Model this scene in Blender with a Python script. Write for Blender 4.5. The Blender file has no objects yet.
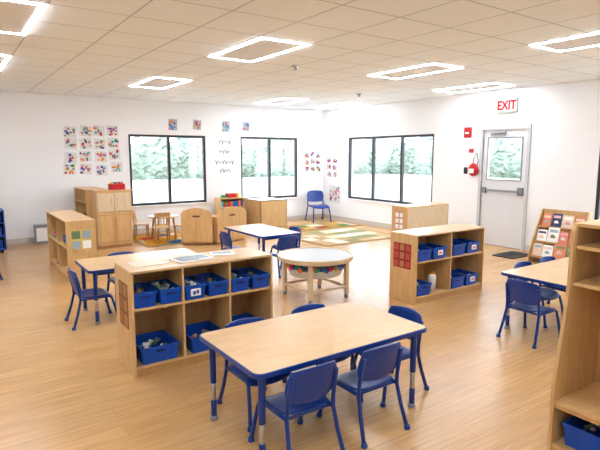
import bpy, bmesh, math, random
from mathutils import Vector, Matrix
random.seed(4)
S=bpy.context.scene
def s2l(c):
    return tuple((x/12.92 if x<=.04045 else ((x+.055)/1.055)**2.4) for x in [v/255. for v in c])+(1,)
MATS={}
def mat(name,col,rough=.5,metal=0,emit=0,spec=.5,var=.95,vs=9):
    if name in MATS: return MATS[name]
    m=bpy.data.materials.new(name);m.use_nodes=True;b=m.node_tree.nodes['Principled BSDF']
    c=s2l(col)
    b.inputs['Base Color'].default_value=c;b.inputs['Roughness'].default_value=rough;b.inputs['Metallic'].default_value=metal
    b.inputs['Specular IOR Level'].default_value=spec
    if emit:
        b.inputs['Emission Color'].default_value=c;b.inputs['Emission Strength'].default_value=emit
    nt=m.node_tree;n=nt.nodes.new('ShaderNodeTexNoise');n.inputs['Scale'].default_value=vs
    mx=nt.nodes.new('ShaderNodeMix');mx.data_type='RGBA';mx.inputs[6].default_value=c
    mx.inputs[7].default_value=tuple(v*var for v in c[:3])+(1,)
    nt.links.new(n.outputs['Fac'],mx.inputs[0]);nt.links.new(mx.outputs[2],b.inputs['Base Color'])
    MATS[name]=m;return m
def woodmat(name,c1,c2,rough=.38,scale=(3,3,.6)):
    m=bpy.data.materials.new(name);m.use_nodes=True;nt=m.node_tree;b=nt.nodes['Principled BSDF'];b.inputs['Roughness'].default_value=rough
    g=nt.nodes.new('ShaderNodeTexCoord');mp=nt.nodes.new('ShaderNodeMapping');mp.inputs['Scale'].default_value=scale
    n=nt.nodes.new('ShaderNodeTexNoise');n.inputs['Scale'].default_value=7;n.inputs['Detail'].default_value=5;n.inputs['Distortion'].default_value=.6
    r=nt.nodes.new('ShaderNodeValToRGB');r.color_ramp.elements[0].color=s2l(c1);r.color_ramp.elements[1].color=s2l(c2)
    r.color_ramp.elements[0].position=.35;r.color_ramp.elements[1].position=.65
    nt.links.new(g.outputs['Object'],mp.inputs[0]);nt.links.new(mp.outputs[0],n.inputs['Vector']);nt.links.new(n.outputs['Fac'],r.inputs[0]);nt.links.new(r.outputs[0],b.inputs['Base Color'])
    MATS[name]=m;return m
WOOD=woodmat('maple_wood',(202,160,104),(213,174,120))
WOODE=woodmat('maple_edge',(182,136,82),(194,150,96))
TOP=woodmat('maple_laminate',(206,166,114),(213,177,127),.3,(.8,3,3))
PALE=woodmat('pale_birch',(210,186,150),(218,197,164))
BLUE=mat('blue_plastic',(5,52,132),.33)
BLUED=mat('blue_bin_plastic',(2,70,168),.38)
BLUEM=mat('blue_painted_steel',(5,48,124),.3)
CHROME=mat('brushed_steel',(190,192,196),.25,.9)
WHITE=mat('white_paint',(246,246,244),.6)
DARK=mat('dark_bronze_frame',(44,45,50),.45)
BLACK=mat('black_rubber',(25,25,27),.6)
RED=mat('red_plastic',(188,12,16),.4)
GREY=mat('grey_plastic',(134,136,140),.5)
PAPER=mat('paper',(246,245,241),.8)
CUBBYIN=woodmat('shelf_interior',(190,144,90),(200,158,104))
def colm(i):
    L=[(205,36,34),(232,165,30),(25,100,185),(45,140,65),(226,96,150),(100,55,145),(236,112,30),(45,165,185)]
    return mat('craft_colour_%d'%(i%8),L[i%8],.6)
class MB:
    def __init__(s): s.bm=bmesh.new();s.mats=[]
    def mi(s,m):
        if m not in s.mats: s.mats.append(m)
        return s.mats.index(m)
    def face(s,vs,mi,smooth=False):
        try: f=s.bm.faces.new(vs)
        except ValueError: return
        f.material_index=mi;f.smooth=smooth
    def box(s,x0,x1,y0,y1,z0,z1,m,M=None):
        mi=s.mi(m);v=[]
        for z in (z0,z1):
            for x,y in ((x0,y0),(x1,y0),(x1,y1),(x0,y1)):
                p=Vector((x,y,z));v.append(s.bm.verts.new(M@p if M else p))
        for q in ((3,2,1,0),(4,5,6,7),(0,1,5,4),(1,2,6,5),(2,3,7,6),(3,0,4,7)): s.face([v[i] for i in q],mi)
    def tube(s,pts,r,m,seg=10,caps=True,r2=None):
        mi=s.mi(m);pts=[Vector(p) for p in pts];rings=[];n=len(pts)
        for i,p in enumerate(pts):
            if i==0:d=pts[1]-p
            elif i==n-1:d=p-pts[i-1]
            else:d=(pts[i+1]-p).normalized()+(p-pts[i-1]).normalized()
            d.normalize();a=Vector((0,0,1)) if abs(d.z)<.9 else Vector((1,0,0))
            if i and abs(prev.dot(d))<.99: a=prev
            e=d.cross(a).normalized();g=e.cross(d).normalized();prev=g
            rr=r if r2 is None else r+(r2-r)*i/(n-1)
            rings.append([s.bm.verts.new(p+(e*math.cos(t)+g*math.sin(t))*rr) for t in [2*math.pi*k/seg for k in range(seg)]])
        for a,b in zip(rings,rings[1:]):
            for k in range(seg): s.face([a[k],a[(k+1)%seg],b[(k+1)%seg],b[k]],mi,True)
        if caps: s.face(rings[0][::-1],mi);s.face(rings[-1],mi)
    def prism(s,out,axis,a0,a1,m):
        mi=s.mi(m)
        def P(p,a): return {'x':(a,p[0],p[1]),'y':(p[0],a,p[1]),'z':(p[0],p[1],a)}[axis]
        A=[s.bm.verts.new(P(p,a0)) for p in out];B=[s.bm.verts.new(P(p,a1)) for p in out];n=len(out)
        s.face(A[::-1],mi);s.face(B,mi)
        for i in range(n): s.face([A[i],A[(i+1)%n],B[(i+1)%n],B[i]],mi)
    def sheet(s,fn,nu,nv,off,m):
        mi=s.mi(m);off=Vector(off)
        T=[[s.bm.verts.new(Vector(fn(-1+2*i/nu,-1+2*j/nv))) for j in range(nv+1)] for i in range(nu+1)]
        B=[[s.bm.verts.new(T[i][j].co+off) for j in range(nv+1)] for i in range(nu+1)]
        for i in range(nu):
            for j in range(nv):
                s.face([T[i][j],T[i+1][j],T[i+1][j+1],T[i][j+1]],mi,True);s.face([B[i][j+1],B[i+1][j+1],B[i+1][j],B[i][j]],mi,True)
        for i in range(nu):
            s.face([T[i+1][0],T[i][0],B[i][0],B[i+1][0]],mi);s.face([T[i][nv],T[i+1][nv],B[i+1][nv],B[i][nv]],mi)
        for j in range(nv):
            s.face([T[0][j],T[0][j+1],B[0][j+1],B[0][j]],mi);s.face([T[nu][j+1],T[nu][j],B[nu][j],B[nu][j+1]],mi)
    def sphere(s,c,r,m,sc=(1,1,1),sub=2):
        mi=s.mi(m);res=bmesh.ops.create_icosphere(s.bm,subdivisions=sub,radius=r)
        for v in res['verts']: v.co=Vector((v.co.x*sc[0],v.co.y*sc[1],v.co.z*sc[2]))+Vector(c)
        for f in set(f for v in res['verts'] for f in v.link_faces): f.material_index=mi;f.smooth=True
    def lathe(s,prof,c,m,seg=32,sx=1,sy=1):
        mi=s.mi(m);R=[]
        for r,z in prof: R.append([s.bm.verts.new((c[0]+sx*r*math.cos(2*math.pi*k/seg),c[1]+sy*r*math.sin(2*math.pi*k/seg),c[2]+z)) for k in range(seg)])
        for a,b in zip(R,R[1:]):
            for k in range(seg): s.face([a[k],a[(k+1)%seg],b[(k+1)%seg],b[k]],mi,True)
        s.face(R[0][::-1],mi);s.face(R[-1],mi)
    def mesh(s,name):
        me=bpy.data.meshes.new(name);bmesh.ops.recalc_face_normals(s.bm,faces=s.bm.faces[:]);s.bm.to_mesh(me);s.bm.free()
        for m in s.mats: me.materials.append(m)
        return me
    def done(s,name,loc=(0,0,0),rz=0,bev=0,sc=1): return place(s.mesh(name),name,loc,rz,bev,sc)
def place(me,name,loc=(0,0,0),rz=0,bev=0,sc=1):
    o=bpy.data.objects.new(name,me);S.collection.objects.link(o);o.location=loc;o.rotation_euler=(0,0,rz);o.scale=(sc,sc,sc)
    if bev:
        b=o.modifiers.new('bevel','BEVEL');b.width=bev;b.segments=2;b.limit_method='ANGLE';b.angle_limit=math.radians(50)
    return o
def rr(x0,x1,y0,y1,r,n=6):
    o=[]
    for cx,cy,a in ((x1-r,y1-r,0),(x0+r,y1-r,90),(x0+r,y0+r,180),(x1-r,y0+r,270)):
        for k in range(n+1):
            t=math.radians(a+90*k/n);o.append((cx+r*math.cos(t),cy+r*math.sin(t)))
    return o
# ---------------- room
XR,YB,CH=8.1,10.6,2.75;XL,YF=-4.0,-2.6;T=.16
WZ0,WZ1=.58,2.05
def floor_mat():
    m=bpy.data.materials.new('vinyl_plank_floor');m.use_nodes=True;nt=m.node_tree;b=nt.nodes['Principled BSDF']
    g=nt.nodes.new('ShaderNodeNewGeometry')
    br=nt.nodes.new('ShaderNodeTexBrick');br.offset=.37;br.inputs['Scale'].default_value=1;br.inputs['Brick Width'].default_value=1.22;br.inputs['Row Height'].default_value=.13;br.inputs['Mortar Size'].default_value=.0012
    br.inputs['Color1'].default_value=s2l((206,163,110));br.inputs['Color2'].default_value=s2l((197,153,100));br.inputs['Mortar'].default_value=s2l((170,126,80));br.inputs['Bias'].default_value=0
    nt.links.new(g.outputs['Position'],br.inputs['Vector'])
    mp=nt.nodes.new('ShaderNodeMapping');mp.inputs['Scale'].default_value=(1.2,22,1);nt.links.new(g.outputs['Position'],mp.inputs[0])
    n=nt.nodes.new('ShaderNodeTexNoise');n.inputs['Scale'].default_value=2.2;n.inputs['Detail'].default_value=6;nt.links.new(mp.outputs[0],n.inputs['Vector'])
    r=nt.nodes.new('ShaderNodeValToRGB');r.color_ramp.elements[0].color=(.80,.78,.74,1);r.color_ramp.elements[1].color=(1.08,1.07,1.05,1);r.color_ramp.elements[0].position=.3;r.color_ramp.elements[1].position=.7
    nt.links.new(n.outputs['Fac'],r.inputs[0])
    mx=nt.nodes.new('ShaderNodeMix');mx.data_type='RGBA';mx.blend_type='MULTIPLY';mx.inputs[0].default_value=1
    nt.links.new(br.outputs['Color'],mx.inputs[6]);nt.links.new(r.outputs[0],mx.inputs[7]);nt.links.new(mx.outputs[2],b.inputs['Base Color'])
    b.inputs['Roughness'].default_value=.27
    return m
def ceil_mat():
    m=bpy.data.materials.new('acoustic_ceiling_tile');m.use_nodes=True;nt=m.node_tree;b=nt.nodes['Principled BSDF']
    g=nt.nodes.new('ShaderNodeNewGeometry');mp=nt.nodes.new('ShaderNodeMapping');mp.inputs['Location'].default_value=(-.13+.008,-.08+.008,0)
    br=nt.nodes.new('ShaderNodeTexBrick');br.offset=0;br.inputs['Scale'].default_value=1;br.inputs['Brick Width'].default_value=.61;br.inputs['Row Height'].default_value=.61;br.inputs['Mortar Size'].default_value=.009;br.inputs['Mortar Smooth'].default_value=.2
    br.inputs['Color1'].default_value=s2l((245,251,255));br.inputs['Color2'].default_value=s2l((243,249,254));br.inputs['Mortar'].default_value=s2l((196,203,212))
    nt.links.new(g.outputs['Position'],mp.inputs[0]);nt.links.new(mp.outputs[0],br.inputs['Vector']);nt.links.new(br.outputs['Color'],b.inputs['Base Color']);b.inputs['Roughness'].default_value=.9
    return m
WALL=mat('wall_paint',(247,248,249),.85)
b=MB();b.box(XL-T,XR+T,YF-T,YB+T,-.1,0,floor_mat());b.done('floor')
b=MB();b.box(XL-T,XR+T,YF-T,YB+T,CH,CH+.1,ceil_mat());b.done('ceiling')
def wall(name,axis,pos,a0,a1,ops,th):
    b=MB()
    def bx(u0,u1,z0,z1):
        if u1-u0<1e-4 or z1-z0<1e-4:return
        lo,hi=min(pos,pos+th),max(pos,pos+th)
        if axis=='y': b.box(u0,u1,lo,hi,z0,z1,WALL)
        else: b.box(lo,hi,u0,u1,z0,z1,WALL)
    u=a0
    for o0,o1,z0,z1 in sorted(ops):
        bx(u,o0,0,CH);bx(o0,o1,0,z0);bx(o0,o1,z1,CH);u=o1
    bx(u,a1,0,CH);b.done(name)
W1=(3.12,4.81);W2=(5.69,7.29);W3=(6.95,9.60);W4=(1.5,3.78);DR=(4.93,5.80)
wall('wall_back','y',YB,XL,XR,[W1+(WZ0,WZ1),W2+(WZ0,WZ1)],T)
wall('wall_right','x',XR,YF,YB+T,[W3+(WZ0,WZ1),W4+(WZ0,WZ1),DR+(0,2.10)],T)
wall('wall_left','x',XL,YF,YB+T,[],-T)
wall('wall_front','y',YF,XL,XR,[],-T)
BASE=mat('baseboard_vinyl',(206,200,192),.5)
b=MB();b.box(XL,XR,YB-.012,YB,0,.1,BASE);b.done('baseboard_back')
b=MB();b.box(XR-.012,XR,DR[1]+.07,YB-.012,0,.1,BASE);b.box(XR-.012,XR,YF,DR[0]-.07,0,.1,BASE);b.done('baseboard_right')
def glass():
    m=bpy.data.materials.new('window_glass');m.use_nodes=True;nt=m.node_tree;nt.nodes.clear()
    o=nt.nodes.new('ShaderNodeOutputMaterial');t=nt.nodes.new('ShaderNodeBsdfTransparent');g=nt.nodes.new('ShaderNodeBsdfGlossy');g.inputs['Roughness'].default_value=.02
    mx=nt.nodes.new('ShaderNodeMixShader');mx.inputs[0].default_value=.06;t.inputs[0].default_value=(.95,.97,1,1)
    nt.links.new(t.outputs[0],mx.inputs[1]);nt.links.new(g.outputs[0],mx.inputs[2]);nt.links.new(mx.outputs[0],o.inputs[0]);return m
GLASS=glass()
def window(n,axis,pos,a0,a1,mull):
    b=MB();w=.05
    def bx(u0,u1,z0,z1,m,d0=.02,d1=.08):
        if axis=='y': b.box(u0,u1,pos+d0,pos+d1,z0,z1,m)
        else: b.box(pos+d0,pos+d1,u0,u1,z0,z1,m)
    bx(a0,a1,WZ0,WZ0+w,DARK);bx(a0,a1,WZ1-w,WZ1,DARK);bx(a0,a0+w,WZ0+w,WZ1-w,DARK);bx(a1-w,a1,WZ0+w,WZ1-w,DARK)
    for mm in mull: bx(mm-w*.6,mm+w*.6,WZ0+w,WZ1-w,DARK)
    bx(a0+w,a1-w,WZ0+w,WZ1-w,GLASS,.048,.052)
    bx(a0-.03,a1+.03,WZ0-.03,WZ0,WHITE,-.04,.02)
    b.done('window_%d'%n)
window(1,'y',YB,*W1,[3.97]);window(2,'y',YB,*W2,[6.49]);window(3,'x',XR,*W3,[7.85,8.75]);window(4,'x',XR,*W4,[2.6])
b=MB();DM=mat('door_paint',(224,225,227),.4);FR=mat('door_frame_paint',(200,202,205),.45)
y0,y1=DR
for a,c in ((y0-.05,y0),(y1,y1+.05)): b.box(XR-.03,XR+T,a,c,0,2.15,FR)
b.box(XR-.03,XR+T,y0,y1,2.08,2.15,FR)
b.done('trim_1')
b=MB();d0,d1=XR+.01,XR+.055;ya,yb=y0+.005,y1-.005;g0,g1,gz0,gz1=y0+.11,y1-.11,1.20,1.92
b.box(d0,d1,ya,yb,0.01,gz0,DM);b.box(d0,d1,ya,yb,gz1,2.075,DM);b.box(d0,d1,ya,g0,gz0,gz1,DM);b.box(d0,d1,g1,yb,gz0,gz1,DM)
for q in ((g0-.02,g1+.02,gz0-.02,gz0),(g0-.02,g1+.02,gz1,gz1+.02),(g0-.02,g0,gz0,gz1),(g1,g1+.02,gz0,gz1)): b.box(d0-.01,d0,*q,GREY)
b.box(d0+.02,d0+.025,g0,g1,gz0,gz1,GLASS)
b.box(d0-.045,d0,ya+.03,ya+.13,.93,1.07,GREY);b.box(d0-.045,d0,yb-.1,yb-.03,.95,1.05,GREY);b.box(d0-.06,d0-.035,ya+.1,yb-.05,.982,1.018,GREY)
b.tube([(d0-.03,yb-.16,2.0),(d0-.03,yb-.45,2.02)],.025,GREY);b.box(d0,d1,ya,yb,0,.01,GREY)
b.done('door_1')
# outdoors
PAV=mat('pale_pavement',(186,190,184),.9);b=MB();b.box(-60,110,-30,110,-.35,-.3,PAV);b.done('ground')
def treeline(name,p0,p1,hm,seed,col,depth):
    random.seed(seed);b=MB();m=mat(name+'_foliage_%d'%seed,col,.9,0,0,.1,.62,.9)
    p0,p1=Vector(p0),Vector(p1);L=(p1-p0).length;d=(p1-p0)/L;nrm=Vector((-d.y,d.x,0));n=int(L/.22);rows=16
    ph=[random.uniform(0,6.28) for _ in range(6)];mi=b.mi(m);G=[]
    for i in range(n+1):
        s=L*i/n;h=hm*(1+.22*math.sin(s*.55+ph[0])+.16*math.sin(s*1.3+ph[1])+.10*math.sin(s*3.1+ph[2])+random.uniform(-.07,.07))
        row=[]
        for j in range(rows+1):
            t=j/rows;bulge=depth*math.sin(math.pi*t)*(.6+.4*math.sin(s*1.9+ph[3]+t*3))+random.uniform(-.25,.25)
            q=p0+d*(s+random.uniform(-.08,.08))+nrm*(bulge-depth*t*.4);row.append(b.bm.verts.new((q.x,q.y,-.3+(h+.3)*t+random.uniform(-.06,.06))))
        G.append(row)
    for i in range(n):
        for j in range(rows): b.face([G[i][j],G[i+1][j],G[i+1][j+1],G[i][j+1]],mi,False)
    b.done(name)
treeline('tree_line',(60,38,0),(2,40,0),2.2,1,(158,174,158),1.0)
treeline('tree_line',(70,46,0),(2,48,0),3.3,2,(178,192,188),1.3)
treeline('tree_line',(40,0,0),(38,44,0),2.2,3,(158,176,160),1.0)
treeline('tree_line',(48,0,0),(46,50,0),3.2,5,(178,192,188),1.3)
random.seed(4)
# ---------------- lights
EM=mat('led_light_strip',(234,243,255),.5,0,25)
LC=mat('light_centre_panel',(238,240,242),.7)
for x0,y0 in [(.13,4.35),(.13,6.79),(2.57,7.4),(2.57,4.35),(5.01,4.35),(7.1,4.96),(5.01,1.91),(5.62,8.62),(7.2,8.62),(2.57,.69),(.13,.69),(-2.31,.69),(-2.31,4.35),(-2.31,7.4),(5.01,-1.14),(2.57,-1.75),(-1.0,-1.75)]:
    b=MB();w=.034;a=.02;X1,Y1=.61,1.22;z0,z1=-.010,0
    b.box(a,X1-a,a,a+w,z0,z1,EM);b.box(a,X1-a,Y1-a-w,Y1-a,z0,z1,EM);b.box(a,a+w,a+w,Y1-a-w,z0,z1,EM);b.box(X1-a-w,X1-a,a+w,Y1-a-w,z0,z1,EM)
    b.box(a+w,X1-a-w,a+w,Y1-a-w,-.007,0,LC);b.box(0,X1,0,Y1,-.003,0,WHITE)
    b.done('ceiling_light',(x0,y0,CH))
for x,y in [(3.75,5.5),(6.4,7.3)]:
    b=MB();b.lathe([(.05,0),(.05,-.015),(.02,-.02),(.02,-.05),(.035,-.055)],(0,0,0),CHROME,16);b.done('sprinkler_head',(x,y,CH))
# ---------------- furniture
def chair_mesh(m=BLUE):
    b=MB()
    def seat(u,v):
        x=u*math.sqrt(1-v*v*.28)*.165;y=v*math.sqrt(1-u*u*.22)*.155
        return (x,y,.295-.012*(1-u*u)+(.0 if v<.5 else -.03*(v-.5)**2*4)+(.012*(-v-.6) if v<-.6 else 0))
    b.sheet(seat,10,10,(0,0,-.012),m)
    def back(u,v):
        x=u*math.sqrt(1-v*v*.3)*.165;z=v*math.sqrt(1-u*u*.22)*.105
        return (x,-.175-.03*(1-u*u)-.02*v,.448+z+.0)
    b.sheet(back,10,8,(0,.012,0),m)
    for s in (-1,1):
        b.tube([(s*.172,-.235,.012),(s*.16,-.19,.15),(s*.152,-.16,.27),(s*.150,-.165,.34),(s*.145,-.195,.50)],.0125,BLUEM)
        b.tube([(s*.172,.18,.012),(s*.16,.15,.16),(s*.15,.125,.255),(s*.148,.10,.272),(s*.148,-.155,.272)],.0125,BLUEM)
        for y in (-.237,.182): b.lathe([(.018,0),(.02,.012),(.014,.03)],(s*.172,y,0),BLUE,12)
    b.tube([(-.148,.09,.272),(.148,.09,.272)],.009,BLUEM);b.tube([(-.15,-.14,.268),(.15,-.14,.268)],.009,BLUEM)
    return b.mesh('student_chair')
CM=chair_mesh()
def chair(x,y,rz,sc=1,name='student_chair',z=0): return place(CM,name,(x,y,z),math.radians(rz),.002,sc)
def table(x0,x1,y0,y1,h=.545):
    b=MB();cx,cy=(x0+x1)/2,(y0+y1)/2;w,d=(x1-x0)/2,(y1-y0)/2
    b.prism(rr(-w,w,-d,d,.05),'z',h-.028,h-.001,BLUE)
    b.prism(rr(-w+.007,w-.007,-d+.007,d-.007,.045),'z',h-.02,h,TOP)
    for sx in (-1,1):
        for sy in (-1,1):
            X,Y=sx*(w-.07),sy*(d-.07)
            b.box(X-.04,X+.04,Y-.04,Y+.04,h-.034,h-.028,GREY)
            b.tube([(X,Y,h-.03),(X,Y,.24)],.02,BLUEM,14);b.tube([(X,Y,.24),(X,Y,.05)],.016,CHROME,14)
            b.tube([(X,Y,.13),(X,Y,.02)],.0185,BLUEM,14);b.lathe([(.024,0),(.026,.012),(.019,.028)],(X,Y,0),GREY,14)
    b.box(-w+.07,w-.07,-d+.065,-d+.08,h-.065,h-.028,BLUEM);b.box(-w+.07,w-.07,d-.08,d-.065,h-.065,h-.028,BLUEM)
    b.done('activity_table',(cx,cy,0),0,.002)
table(1.19,2.46,2.09,2.82);table(4.2,5.45,2.05,2.77);table(1.04,2.26,4.98,5.64);table(3.42,4.08,5.82,6.98)
chair(1.50,2.22,0);chair(1.99,2.22,0);chair(2.08,2.70,180);chair(1.55,2.68,180);chair(2.42,2.44,90)
chair(4.24,2.44,-90);chair(4.75,2.68,180);chair(5.2,2.68,180)
chair(1.12,5.16,-90);chair(1.55,5.55,180)
chair(3.40,6.5,-90);chair(3.75,5.86,0);chair(4.1,6.3,90)
chair(.3,7.5,-100);chair(7.55,10.05,165,1.35,'teacher_chair')
b=MB();BU=BLUED
for x in (0,.68): b.box(x,x+.02,0,.4,.06,.72,BU)
for z in (.06,.28,.5,.70): b.box(.02,.68,0,.4,z,z+.02,BU)
b.box(.02,.68,.385,.4,.08,.70,BLUE);b.box(.34,.355,.0,.385,.08,.70,BU)
for x in (.06,.64):
    for y in (.06,.34): b.tube([(x,y,.06),(x,y,0.0)],.022,BLACK)
for x in (.04,.37):
    for z in (.08,.3,.52): b.box(x,x+.28,.02,.34,z,z+.13,BLUE)
b.done('blue_storage_unit',(.06,9.72,0),0,.003)
NEU=[PAPER,TOP,mat('neutral_grey_toy',(120,124,130),.6),mat('muted_blue_toy',(70,100,150),.6),mat('muted_green_toy',(96,128,90),.6),mat('muted_red_toy',(160,70,56),.6)]
def bin_mesh(w,d,h,m=BLUED,seed=0,label=False,fill=.45):
    random.seed(seed);b=MB();t=.006;tp=.012
    def ring(z,g): return [(-w/2+g,-d/2+g,z),(w/2-g,-d/2+g,z),(w/2-g,d/2-g,z),(-w/2+g,d/2-g,z)]
    mi=b.mi(m);Ls=[ring(0,tp),ring(h-.02,.004),ring(h-.02,-.004),ring(h,-.004),ring(h,.006),ring(.006,tp+t)]
    V=[[b.bm.verts.new(p) for p in L] for L in Ls]
    for a,c in zip(V,V[1:]):
        for k in range(4): b.face([a[k],a[(k+1)%4],c[(k+1)%4],c[k]],mi)
    b.face(V[0][::-1],mi);b.face(V[-1],mi)
    if label:
        b.box(-.04,.04,-d/2-.006,-d/2+.003,h-.085,h-.03,PAPER);b.box(-.025,.0,-d/2-.007,-d/2-.005,h-.075,h-.045,colm(seed));b.box(.004,.026,-d/2-.007,-d/2-.005,h-.07,h-.04,colm(seed+3))
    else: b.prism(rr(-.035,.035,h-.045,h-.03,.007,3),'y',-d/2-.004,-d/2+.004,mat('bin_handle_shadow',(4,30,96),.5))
    for k in range(20):
        x,y,z=random.uniform(-w*.33,w*.33),random.uniform(-d*.36,d*.36),h*fill+random.uniform(0,.03)
        c=NEU[(k*(seed+1))%6]
        if k%2: b.sphere((x,y,z),random.uniform(.014,.024),c,(1,1,.8),1)
        else: b.box(-.025,.025,-.014,.014,-.012,.012,c,Matrix.Translation((x,y,z))@Matrix.Rotation(random.uniform(0,3),4,Vector((.3,.5,.8)).normalized()))
    return b.mesh('storage_bin')
BA=[bin_mesh(.172,.32,.115,seed=s,label=(s==2),fill=(.4,.7,.6)[s]) for s in range(3)];BB=[bin_mesh(.29,.33,.13,seed=s,fill=.4) for s in (3,4)];BC=[bin_mesh(.22,.3,.13,seed=s,label=(s==6),fill=.5) for s in (5,6)]
def bn(me,x,y,z,rz=0): place(me,'storage_bin',(x,y,z),rz,.002)
def shelf(x0,x1,y0,y1,h,cols,mid=.44,backp=None):
    b=MB();t=.018;L=x1-x0;D=y1-y0
    b.box(0,t,0,D,0,h-t,WOOD);b.box(L-t,L,0,D,0,h-t,WOOD);b.box(0,L,0,D,h-t,h,TOP)
    b.box(t,L-t,.01,D,.06,.06+t,WOOD);b.box(t,L-t,.02,.035,0,.06,WOODE)
    b.box(t,L-t,.012,D-.01,mid,mid+t,WOOD);b.box(t,L-t,D-.01,D,.06+t,h-t,CUBBYIN)
    if backp: b.box(t,L-t,.002,.010,.03,h-t,backp)
    for k in range(1,cols):
        X=L*k/cols;b.box(X-t/2,X+t/2,.012,D-.01,.06+t,mid,WOOD);b.box(X-t/2,X+t/2,.012,D-.01,mid+t,h-t,WOOD)
    return b.done('storage_shelf',(x0,y0,0),0,.003)
shelf(1.03,2.22,3.60,4.02,.80,3,.5)
for k in range(6): bn(BA[(0,1,2,0,1,0)[k]],1.03+.105+.1965*k,3.775,.519)
for i,x in enumerate((1.235,1.63,2.02)): bn(BB[i%2],x,3.78,.079)
shelf(4.12,5.31,3.72,4.12,.77,2,.45)
for i,x in enumerate((4.27,4.52,4.86,5.12)): bn(BC[i%2],x,3.88,.469)
for i,x in enumerate((4.28,4.86,5.12)): bn(BC[(i+1)%2 if i else 0],x,3.88,.079)
b=MB();b.lathe([(.04,0),(.045,.16),(.03,.19)],(0,0,0),PAPER,16);b.lathe([(.03,.19),(.03,.21)],(0,0,0),colm(1),16);b.done('glue_bottle',(4.55,3.86,.079))
shelf(6.3,7.35,5.92,6.28,.77,2,.44,PALE)
b=MB();t=.018;D=.36;L=1.45
b.box(0,D,0,t,0,.78,WOOD);b.box(0,D,L-t,L,0,.78,WOOD);b.box(0,D,0,L,.78,.798,TOP);b.box(.01,D,t,L-t,.06,.078,WOOD);b.box(.01,D,t,L-t,.42,.438,WOOD);b.box(D-.01,D,t,L-t,.078,.78,CUBBYIN)
b.box(.01,D-.01,L/2-.009,L/2+.009,.078,.42,WOOD);b.box(.01,D-.01,L/2-.009,L/2+.009,.438,.78,WOOD);b.box(.02,.035,t,L-t,0,.06,WOODE)
b.done('storage_shelf',(1.2,6.92,0),0,.003)
for i,(y,z) in enumerate([(7.1,.438),(7.4,.438),(7.8,.438),(8.15,.438),(7.15,.078),(7.9,.078)]):
    b=MB();b.box(-.12,.12,-.1,.1,0,.012,colm(i));
    for k in range(3): b.box(-.1+.07*k,-.05+.07*k,-.08,.08,.012,.06+.05*((k+i)%3),colm(i+k+1))
    b.done('toy_tray',(1.36,y,z+.001))
def winpic(name,frame,panes,loc,w,h,axis,cols=2,rows=3):
    b=MB();n=.004
    def bx(u0,u1,z0,z1,m,d0,d1):
        if axis=='x': b.box(-d1,-d0,u0,u1,z0,z1,m)
        else: b.box(u0,u1,-d1,-d0,z0,z1,m)
    bx(-w/2,w/2,-h/2,h/2,frame,.001,n)
    cw,ch=w/cols,h/rows;g=.014
    for i in range(cols):
        for j in range(rows):
            bx(-w/2+i*cw+g,-w/2+(i+1)*cw-g,-h/2+j*ch+g,-h/2+(j+1)*ch-g,panes[(i+j*2)%len(panes)],n,n+.002)
    b.done(name,loc)
BRN=mat('brown_print',(132,80,44),.6);TAN=mat('tan_print',(176,124,74),.6);MAR=mat('maroon_print',(150,30,28),.6);YEL=mat('yellow_print',(214,186,96),.6);GRN=mat('green_print',(100,132,92),.6);SKYP=mat('sky_print',(150,172,184),.6)
winpic('window_poster',BRN,[TAN,mat('dim_print',(156,106,64),.6)],(1.03,3.80,.52),.22,.34,'x',2,3)
winpic('window_poster',MAR,[mat('red_pane',(190,76,60),.6),TAN],(4.12,3.93,.52),.26,.28,'x',3,3)
winpic('window_poster',YEL,[SKYP,PAPER,GRN],(1.38,6.92,.55),.26,.26,'y',2,2)
winpic('window_poster',mat('rose_print',(204,146,122),.6),[PAPER],(6.3,6.1,.52),.2,.3,'x',2,3)
b=MB();b.box(-.15,.15,-.1,.1,0,.01,PAPER);b.box(-.13,.02,-.08,.08,.01,.012,mat('grey_print',(150,160,168),.7));b.box(.03,.13,-.06,.07,.01,.012,SKYP);b.done('picture_book',(1.58,3.80,.801),.15)
b=MB();b.box(-.1,.1,-.08,.08,0,.006,PAPER);b.box(-.08,.08,-.02,.06,.006,.007,SKYP);b.done('booklet',(1.88,3.86,.801),-.3)
b=MB();b.box(-.13,.13,-.105,.105,0,.003,mat('cream_paper',(232,220,200),.8));b.done('paper_sheet',(1.23,3.84,.801),.05)
# sensory table
b=MB();bw=PALE
b.lathe([(.40,-.05),(.43,-.045),(.44,0),(.437,.010),(.418,.010),(.415,-.002)],(0,0,.49),bw,40)
b.lathe([(.414,.0),(.41,.002)],(0,0,.489),mat('light_grey_tray',(176,178,177),.3),40)
for a in (45,135,225,315):
    x,y=.36*math.cos(math.radians(a)),.36*math.sin(math.radians(a))
    b.box(x-.022,x+.022,y-.022,y+.022,.05,.45,bw);b.lathe([(.012,.0),(.024,.006),(.024,.042),(.012,.048)],(x,y,0),GREY,14)
for q in ((-.26,.26,-.275,-.245),(-.26,.26,.245,.275),(-.275,-.245,-.26,.26),(.245,.275,-.26,.26)): b.box(*q,.12,.15,bw)
b.lathe([(.29,.27),(.335,.36),(.325,.36),(.28,.28)],(0,0,0),mat('clear_tub',(206,208,204),.3),32)
random.seed(8)
for k in range(90):
    a=random.uniform(0,6.28);r=random.uniform(.27,.35);b.sphere((r*math.cos(a),r*math.sin(a),random.uniform(.36,.40)),random.uniform(.022,.034),colm(random.randrange(8)),sub=1)
b.done('sensory_table',(3.44,4.64,0),0,.003)
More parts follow.
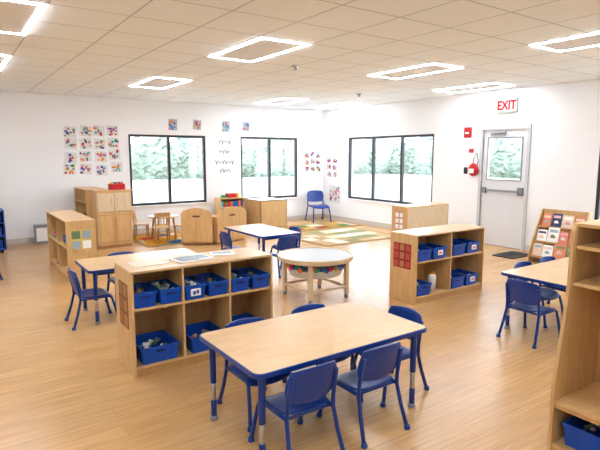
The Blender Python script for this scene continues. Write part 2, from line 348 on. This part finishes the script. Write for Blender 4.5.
# cubby locker
b=MB();t=.02;D=.46;Y0=-1.2;H2=1.27
prof=[(0,0),(D,0),(D,H2),(.11,H2),(.09,H2-.04),(.085,.95),(.06,.75),(.02,.52),(0,.40)]
for y in (Y0,Y0/2,0): b.prism(prof,'y',y-t,y,WOOD)
b.box(D-.012,D-.001,Y0,-t,.0,H2-.02,CUBBYIN)
b.box(.12,D-.012,Y0,-t,H2-.14,H2-.12,WOOD);b.box(.12,D-.012,Y0,-t,H2-.02,H2,WOOD);b.box(.11,D-.012,Y0,-t,.93,.95,WOOD)
b.box(.01,D-.012,Y0,-t,.28,.30,WOOD);b.box(.01,D-.012,Y0,-t,.03,.05,WOOD);b.box(.01,.028,Y0,-t,.0,.03,WOODE)
b.box(.01,D-.012,Y0,-t,.26,.28,WOODE)
for y in (-.2,-.42,-.8,-1.05): b.tube([(D-.012,y,.86),(D-.06,y,.86),(D-.07,y,.885)],.006,CHROME)
b.done('coat_cubby',(2.63,1.38,0),0,.003)
bn(BB[0],2.84,1.18,.051,math.radians(90))
# play kitchen
b=MB();w=.6;d=.36
b.box(0,w,0,d,.05,1.0,WOOD);b.box(.02,w-.02,.02,d,0,.05,WOODE);b.box(-.01,w+.01,-.01,d,1.0,1.02,WOOD)
for z0,z1 in ((.08,.62),(.65,.97)):
    b.box(.02,w/2-.005,-.018,0,z0,z1,PALE if z0>.5 else WOOD);b.box(w/2+.005,w-.02,-.018,0,z0,z1,PALE if z0>.5 else WOOD)
    for x in (w/2-.05,w/2+.05): b.tube([(x,-.018,z1-.1),(x,-.04,z1-.1),(x,-.04,z1-.2),(x,-.018,z1-.2)],.006,WOODE)
b.box(.035,w/2-.02,-.02,-.018,.10,.60,WOODE);b.box(w/2+.02,w-.035,-.02,-.018,.10,.60,WOODE)
b.box(.045,w/2-.03,-.022,-.02,.12,.58,WOOD);b.box(w/2+.03,w-.045,-.022,-.02,.12,.58,WOOD)
b.done('play_refrigerator',(2.1,9.16,0),0,.003)
b=MB();L=.95;D=.38;t=.018
b.box(0,D,0,t,0,1,WOOD);b.box(0,D,L-t,L,0,1,WOOD);b.box(D-.012,D,0,L,.05,1,CUBBYIN);b.box(.0,D,0,L,1,1.02,WOOD)
for z in (.05,.5,.76): b.box(.01,D,t,L-t,z,z+t,WOOD)
for k in (1,2,3): b.box(.01,D,L*k/4,L*k/4+.012,.778,1,WOOD)
b.box(-.012,.008,t,L/2-.004,.07,.49,WOODE);b.box(-.012,.008,L/2+.004,L-t,.07,.49,WOODE)
for y in (L/2-.06,L/2+.06): b.tube([(-.012,y,.4),(-.035,y,.4),(-.035,y,.3),(-.012,y,.3)],.006,WOOD)
for k in range(4): b.lathe([(.07,0),(.07,.012)],(.13+.0,.16+.2*k,.518),BLACK if k<3 else CHROME,20)
b.done('play_stove_hutch',(2.02,9.56,0),0,.003)
b=MB();b.prism(rr(-.13,.13,-.09,.09,.02),'z',0,.1,RED)
for k in range(6): b.sphere((-.09+.036*k,random.uniform(-.04,.04),.11),.03,colm(k+1),sub=1)
b.done('toy_basket',(2.5,9.32,1.021))
b=MB();b.lathe([(.29,0),(.3,.008),(.3,.02),(.29,.026)],(0,0,.42),TOP,32)
for a in (45,135,225,315):
    x,y=math.cos(math.radians(a)),math.sin(math.radians(a));b.tube([(x*.2,y*.2,.42),(x*.25,y*.25,0)],.02,WOODE)
b.done('play_table',(3.45,9.65,.012))
def wchair(x,y,rz):
    b=MB();b.prism(rr(-.15,.15,-.14,.14,.04),'z',.27,.29,WOOD)
    for s in (-1,1):
        b.tube([(s*.13,.11,0),(s*.12,.1,.27)],.014,WOODE);b.tube([(s*.13,-.14,0),(s*.125,-.12,.28),(s*.13,-.16,.56)],.014,WOODE)
    b.box(-.13,.13,-.165,-.145,.49,.57,WOODE);b.box(-.125,.125,-.14,-.128,.33,.36,WOOD)
    for k in range(4): b.tube([(-.075+.05*k,-.134,.35),(-.075+.05*k,-.155,.5)],.008,WOODE)
    b.tube([(-.125,.1,.12),(.125,.1,.12)],.009,WOODE);b.done('wooden_chair',(x,y,.012),math.radians(rz),.002)
wchair(3.1,9.9,-115);wchair(3.72,9.3,30);wchair(3.25,9.22,-10)
b=MB();b.lathe([(.03,0),(.05,.05),(.045,.05),(.028,.005)],(0,0,0),RED,16);b.done('toy_cup',(3.45,9.65,.459))
def cab(x,y,rz,w,z):
    b=MB();d=.34;h=.5
    b.box(0,w,0,d,.04,h,WOOD);b.box(.02,w-.02,.02,d,0,.04,WOODE)
    out=[(0,.04),(w,.04),(w,.56)]+[(w-w*k/14,.60+.07*math.sin(math.pi*k/14)) for k in range(1,14)]+[(0,.56)]
    b.prism(out,'y',-.02,0,WOOD)
    b.prism(rr(w/2-.07,w/2+.07,.50,.535,.015,4),'y',-.024,-.02,mat('slot_shadow',(120,84,52),.8))
    b.box(w/2-.004,w/2+.004,-.023,-.02,.06,.46,WOODE)
    b.done('play_sink_cabinet',(x,y,z),math.radians(rz),.003)
cab(3.46,8.76,-35,.56,.012);cab(4.02,8.45,14,.72,0)
b=MB();b.box(0,.71,0,.018,.0,.62,WOOD);b.box(0,.018,0,.74,0,.62,WOOD);b.box(.692,.71,0,.74,0,.62,WOOD);b.box(0,.71,0,.74,.6,.62,PALE);b.box(.02,.69,.4,.42,.03,.6,CUBBYIN)
b.done('block_shelf',(5.71,9.76,0),0,.003)
b=MB();b.box(0,.018,0,.3,0,.68,WOOD);b.box(.58,.598,0,.3,0,.68,WOOD);b.box(.018,.58,.285,.3,0,.68,CUBBYIN)
for z in (.03,.25,.46,.66): b.box(.018,.58,0,.285,z,z+.018,WOOD)
for z in (.048,.268,.478):
    x=.03
    while x<.54:
        q=random.uniform(.025,.06);b.box(x,min(x+q,.575),.03,.2,z,z+random.uniform(.08,.16),colm(random.randrange(8)));x+=q+.01
b.done('toy_shelf',(4.95,10.2,0),0,.002)
b=MB();b.box(-.1,.1,-.07,.07,0,.09,RED);b.sphere((.16,0,.05),.05,colm(1));b.box(-.22,-.13,-.05,.05,0,.06,colm(3));b.done('toy_blocks',(5.28,10.35,.679))
b=MB();L=.72
pr=[(0,0),(.38,0),(.38,.80),(.32,.80),(.0,.14)]
for y in (0,L-.018): b.prism(pr,'y',y,y+.018,WOOD)
b.box(.36,.38,.018,L-.018,.02,.80,WOOD)
CO=[PAPER,mat('cover_cream',(230,206,180),.5),SKYP,mat('cover_peach',(216,130,98),.5),mat('cover_navy',(40,58,96),.5),mat('cover_olive',(130,132,84),.5),mat('cover_pink',(222,170,180),.5)]
random.seed(21)
for k in range(3):
    z=.08+.22*k;x=.02+.105*k
    b.box(x,x+.08,.018,L-.018,z,z+.012,WOOD);b.box(x-.004,x+.008,.018,L-.018,z,z+.03,WOODE)
    y=.03
    while y<L-.15:
        bw_=random.uniform(.13,.19);bh=random.uniform(.18,.24);bw_=min(bw_,L-.03-y)
        M=Matrix.Translation((x+.03,y,z+.013))@Matrix.Rotation(math.radians(16),4,'Y')
        c=random.choice(CO[:5] if k else CO);b.box(0,.012,0,bw_,0,bh,c,M)
        c2=random.choice([q for q in CO if q is not c]);b.box(-.001,0,bw_*.12,bw_*.88,bh*.68,bh*.86,c2,M)
        M2=M@Matrix.Translation((-.001,bw_*.5,bh*.36));b.sphere(M2@Vector((0,0,0)),bw_*.26,random.choice(CO),(.06,1,1),2)
        y+=bw_+.012
b.done('book_display_rack',(7.3,3.62,0),0,.002)
b=MB();b.prism(rr(-.3,.3,-.2,.2,.06),'z',0,.012,BLACK);b.done('door_mat',(7.55,4.75,0))
def rugmat(name,c):
    m=bpy.data.materials.new(name);m.use_nodes=True;nt=m.node_tree;b=nt.nodes['Principled BSDF'];b.inputs['Roughness'].default_value=1;b.inputs['Specular IOR Level'].default_value=.1
    g=nt.nodes.new('ShaderNodeNewGeometry')
    v=nt.nodes.new('ShaderNodeTexVoronoi');v.distance='CHEBYCHEV';v.inputs['Scale'].default_value=3.2;v.inputs['Randomness'].default_value=.35
    sp=nt.nodes.new('ShaderNodeSeparateColor');nt.links.new(g.outputs['Position'],v.inputs['Vector']);nt.links.new(v.outputs['Color'],sp.inputs[0]);src=sp.outputs[0]
    r=nt.nodes.new('ShaderNodeValToRGB');r.color_ramp.interpolation='CONSTANT';e=r.color_ramp.elements
    e[0].color=s2l(c[0]);e[1].position=1/len(c);e[1].color=s2l(c[1])
    for i in range(2,len(c)):
        q=e.new(i/len(c));q.color=s2l(c[i])
    nt.links.new(src,r.inputs[0]);nt.links.new(r.outputs[0],b.inputs['Base Color']);return m
R1=rugmat('rug_tan',[(208,190,158),(174,146,106),(220,209,190),(140,138,98),(190,162,122)])
R2=rugmat('rug_multi',[(90,112,62),(182,142,76),(136,72,44),(190,178,154),(70,98,112),(162,126,66)])
R3=rugmat('rug_bright',[(196,136,38),(86,132,62),(210,195,164),(38,92,152),(182,62,38)])
BORD=mat('rug_border',(162,128,84),.95,0,0,.1)
def rug(x0,x1,y0,y1,m):
    b=MB();b.prism(rr(x0,x1,y0,y1,.05),'z',.0,.008,BORD);b.prism(rr(x0+.09,x1-.09,y0+.09,y1-.09,.03),'z',.0,.011,m);b.done('area_rug')
rug(5.5,7.5,7.1,8.75,R1);rug(5.75,7.95,8.85,9.72,R2);rug(2.85,4.0,8.85,10.25,R3)
def sheet_grid(name,axis,x0,x1,z0,z1,nc,nr,seed,jit=.02,nb=9,pm=None):
    random.seed(seed);b=MB();cw=(x1-x0)/nc;ch=(z1-z0)/nr
    for i in range(nc):
        for j in range(nr):
            cx=x0+(i+.5)*cw+random.uniform(-jit,jit);cz=z0+(j+.5)*ch+random.uniform(-jit,jit)+jit*(i%2);an=random.uniform(-.12,.12);hw,hh=cw*.40,ch*.42
            if axis=='y': M0=Matrix.Translation((cx,YB,cz))@Matrix.Rotation(an,4,'Y')
            else: M0=Matrix.Translation((XR,cx,cz))@Matrix.Rotation(an,4,'X')
            def bx(u0,u1,w0,w1,m,d):
                if axis=='y': b.box(u0,u1,-d,-d+.0015,w0,w1,m,M0)
                else: b.box(-d,-d+.0015,u0,u1,w0,w1,m,M0)
            bx(-hw,hw,-hh,hh,pm or mat('art_paper',(228,228,225),.8),.003)
            for k in range(nb):
                u=random.uniform(-hw+.005,hw-.055);w=random.uniform(-hh+.005,hh-.055);bx(u,u+random.uniform(.025,.05),w,w+random.uniform(.025,.05),colm(random.randrange(8)),.0045+.0003*k)
    b.done(name)
sheet_grid('kids_artwork','y',1.86,2.98,1.22,2.2,4,4,1,.03,11)
sheet_grid('kids_artwork','y',7.48,8.04,1.18,1.7,3,3,2)
sheet_grid('kids_artwork','x',10.0,10.45,1.06,1.55,2,3,3)
sheet_grid('alphabet_poster','x',9.83,10.38,.38,.9,1,1,5,.0,40)
PM=mat('blue_grey_paper',(176,190,206),.8)
for i,x in enumerate((3.95,4.5,5.2,5.72)): sheet_grid('wall_picture','y',x,x+.24,2.13+.03*(i%2),2.41,1,1,10+i,0,14,PM)
# thin hand-drawn script decal between the windows
INK=mat('grey_lettering',(112,112,118),.7)
b=MB();random.seed(3)
for z,w in ((1.92,.34),(1.70,.30),(1.46,.50),(1.27,.3)):
    x=5.28-w/2;pts=[];n=int(w/.012)
    for k in range(n):
        a=k*.95;pts.append((x+w*k/n+.012*math.sin(a),YB-.006,z+.035*math.cos(a)*(1+.7*math.sin(k*.37+z*9))))
    b.tube(pts,.005,INK,6)
b.done('wall_script_decal')
def text(body,name,size,loc,rot,m,sp=1):
    c=bpy.data.curves.new(name,'FONT');c.body=body;c.size=size;c.align_x='CENTER';c.align_y='CENTER';c.extrude=.002;c.materials.append(m);c.space_line=sp
    o=bpy.data.objects.new(name,c);S.collection.objects.link(o);o.location=loc;o.rotation_euler=rot;return o
b=MB();SB=mat('sign_body',(198,196,192),.6);b.box(XR-.05,XR,5.15,5.53,2.36,2.6,SB);b.box(XR-.03,XR,5.3,5.38,2.6,2.63,SB);o=b.done('exit_sign',(0,0,0),0,.004)
t=text('EXIT','exit_letters',.21,(XR-.053,5.34,2.475),(math.pi/2,0,-math.pi/2),mat('exit_red',(180,10,8),.7,0,0,.1));t.scale=(.84,1,1);t.data.offset=.006;t.parent=o
b=MB();b.box(XR-.05,XR,6.06,6.2,1.95,2.14,RED);b.box(XR-.06,XR-.05,6.09,6.17,2.02,2.05,PAPER);b.done('fire_alarm_pull',(0,0,0),0,.003)
b=MB();b.box(XR-.004,XR,5.98,6.12,1.62,1.76,PAPER);b.box(XR-.006,XR-.004,5.995,6.105,1.67,1.745,RED);b.done('wall_notice')
b=MB()
b.tube([(XR-.03,5.90,1.40),(XR-.03,5.87,1.52),(XR-.03,5.91,1.66),(XR-.03,5.98,1.55),(XR-.03,5.98,1.40)],.007,BLACK)
b.sphere((XR-.07,5.94,1.36),.12,RED,(.5,.9,1.0),3);b.box(XR-.14,XR-.125,5.89,5.99,1.30,1.38,PAPER);b.tube([(XR,5.91,1.66),(XR-.05,5.91,1.66)],.008,CHROME);b.done('first_aid_bag')
b=MB();b.box(XR-.02,XR,6.12,6.19,1.28,1.4,BLACK);b.done('light_switch')
b=MB();b.box(.98,1.2,YB-.2,YB-.01,0,.35,GREY);b.box(1.0,1.18,YB-.205,YB-.2,.05,.3,WHITE);b.done('air_purifier',(.3,-.05,0),0,.006)
# ---------------- world
w=bpy.data.worlds.new('World');S.world=w;w.use_nodes=True;nt=w.node_tree;bg=nt.nodes['Background']
sk=nt.nodes.new('ShaderNodeTexSky');sk.sky_type='HOSEK_WILKIE';sk.turbidity=5;sk.sun_direction=(-.3,-.5,.8)
mx=nt.nodes.new('ShaderNodeMix');mx.data_type='RGBA';mx.inputs[0].default_value=.75;mx.inputs[7].default_value=(.92,.96,1,1)
nt.links.new(sk.outputs[0],mx.inputs[6]);nt.links.new(mx.outputs[2],bg.inputs[0]);bg.inputs[1].default_value=3.0
f=509.;p=math.atan(70/509.);yaw=math.radians(34.8)
cd=bpy.data.cameras.new('camera');cam=bpy.data.objects.new('camera',cd);S.collection.objects.link(cam);S.camera=cam
cd.sensor_width=36;cd.lens=36*f/600;cam.location=(0,0,1.63);cam.rotation_euler=(math.pi/2-p,0,-yaw)
S.view_settings.view_transform='Standard';S.view_settings.exposure=1.5
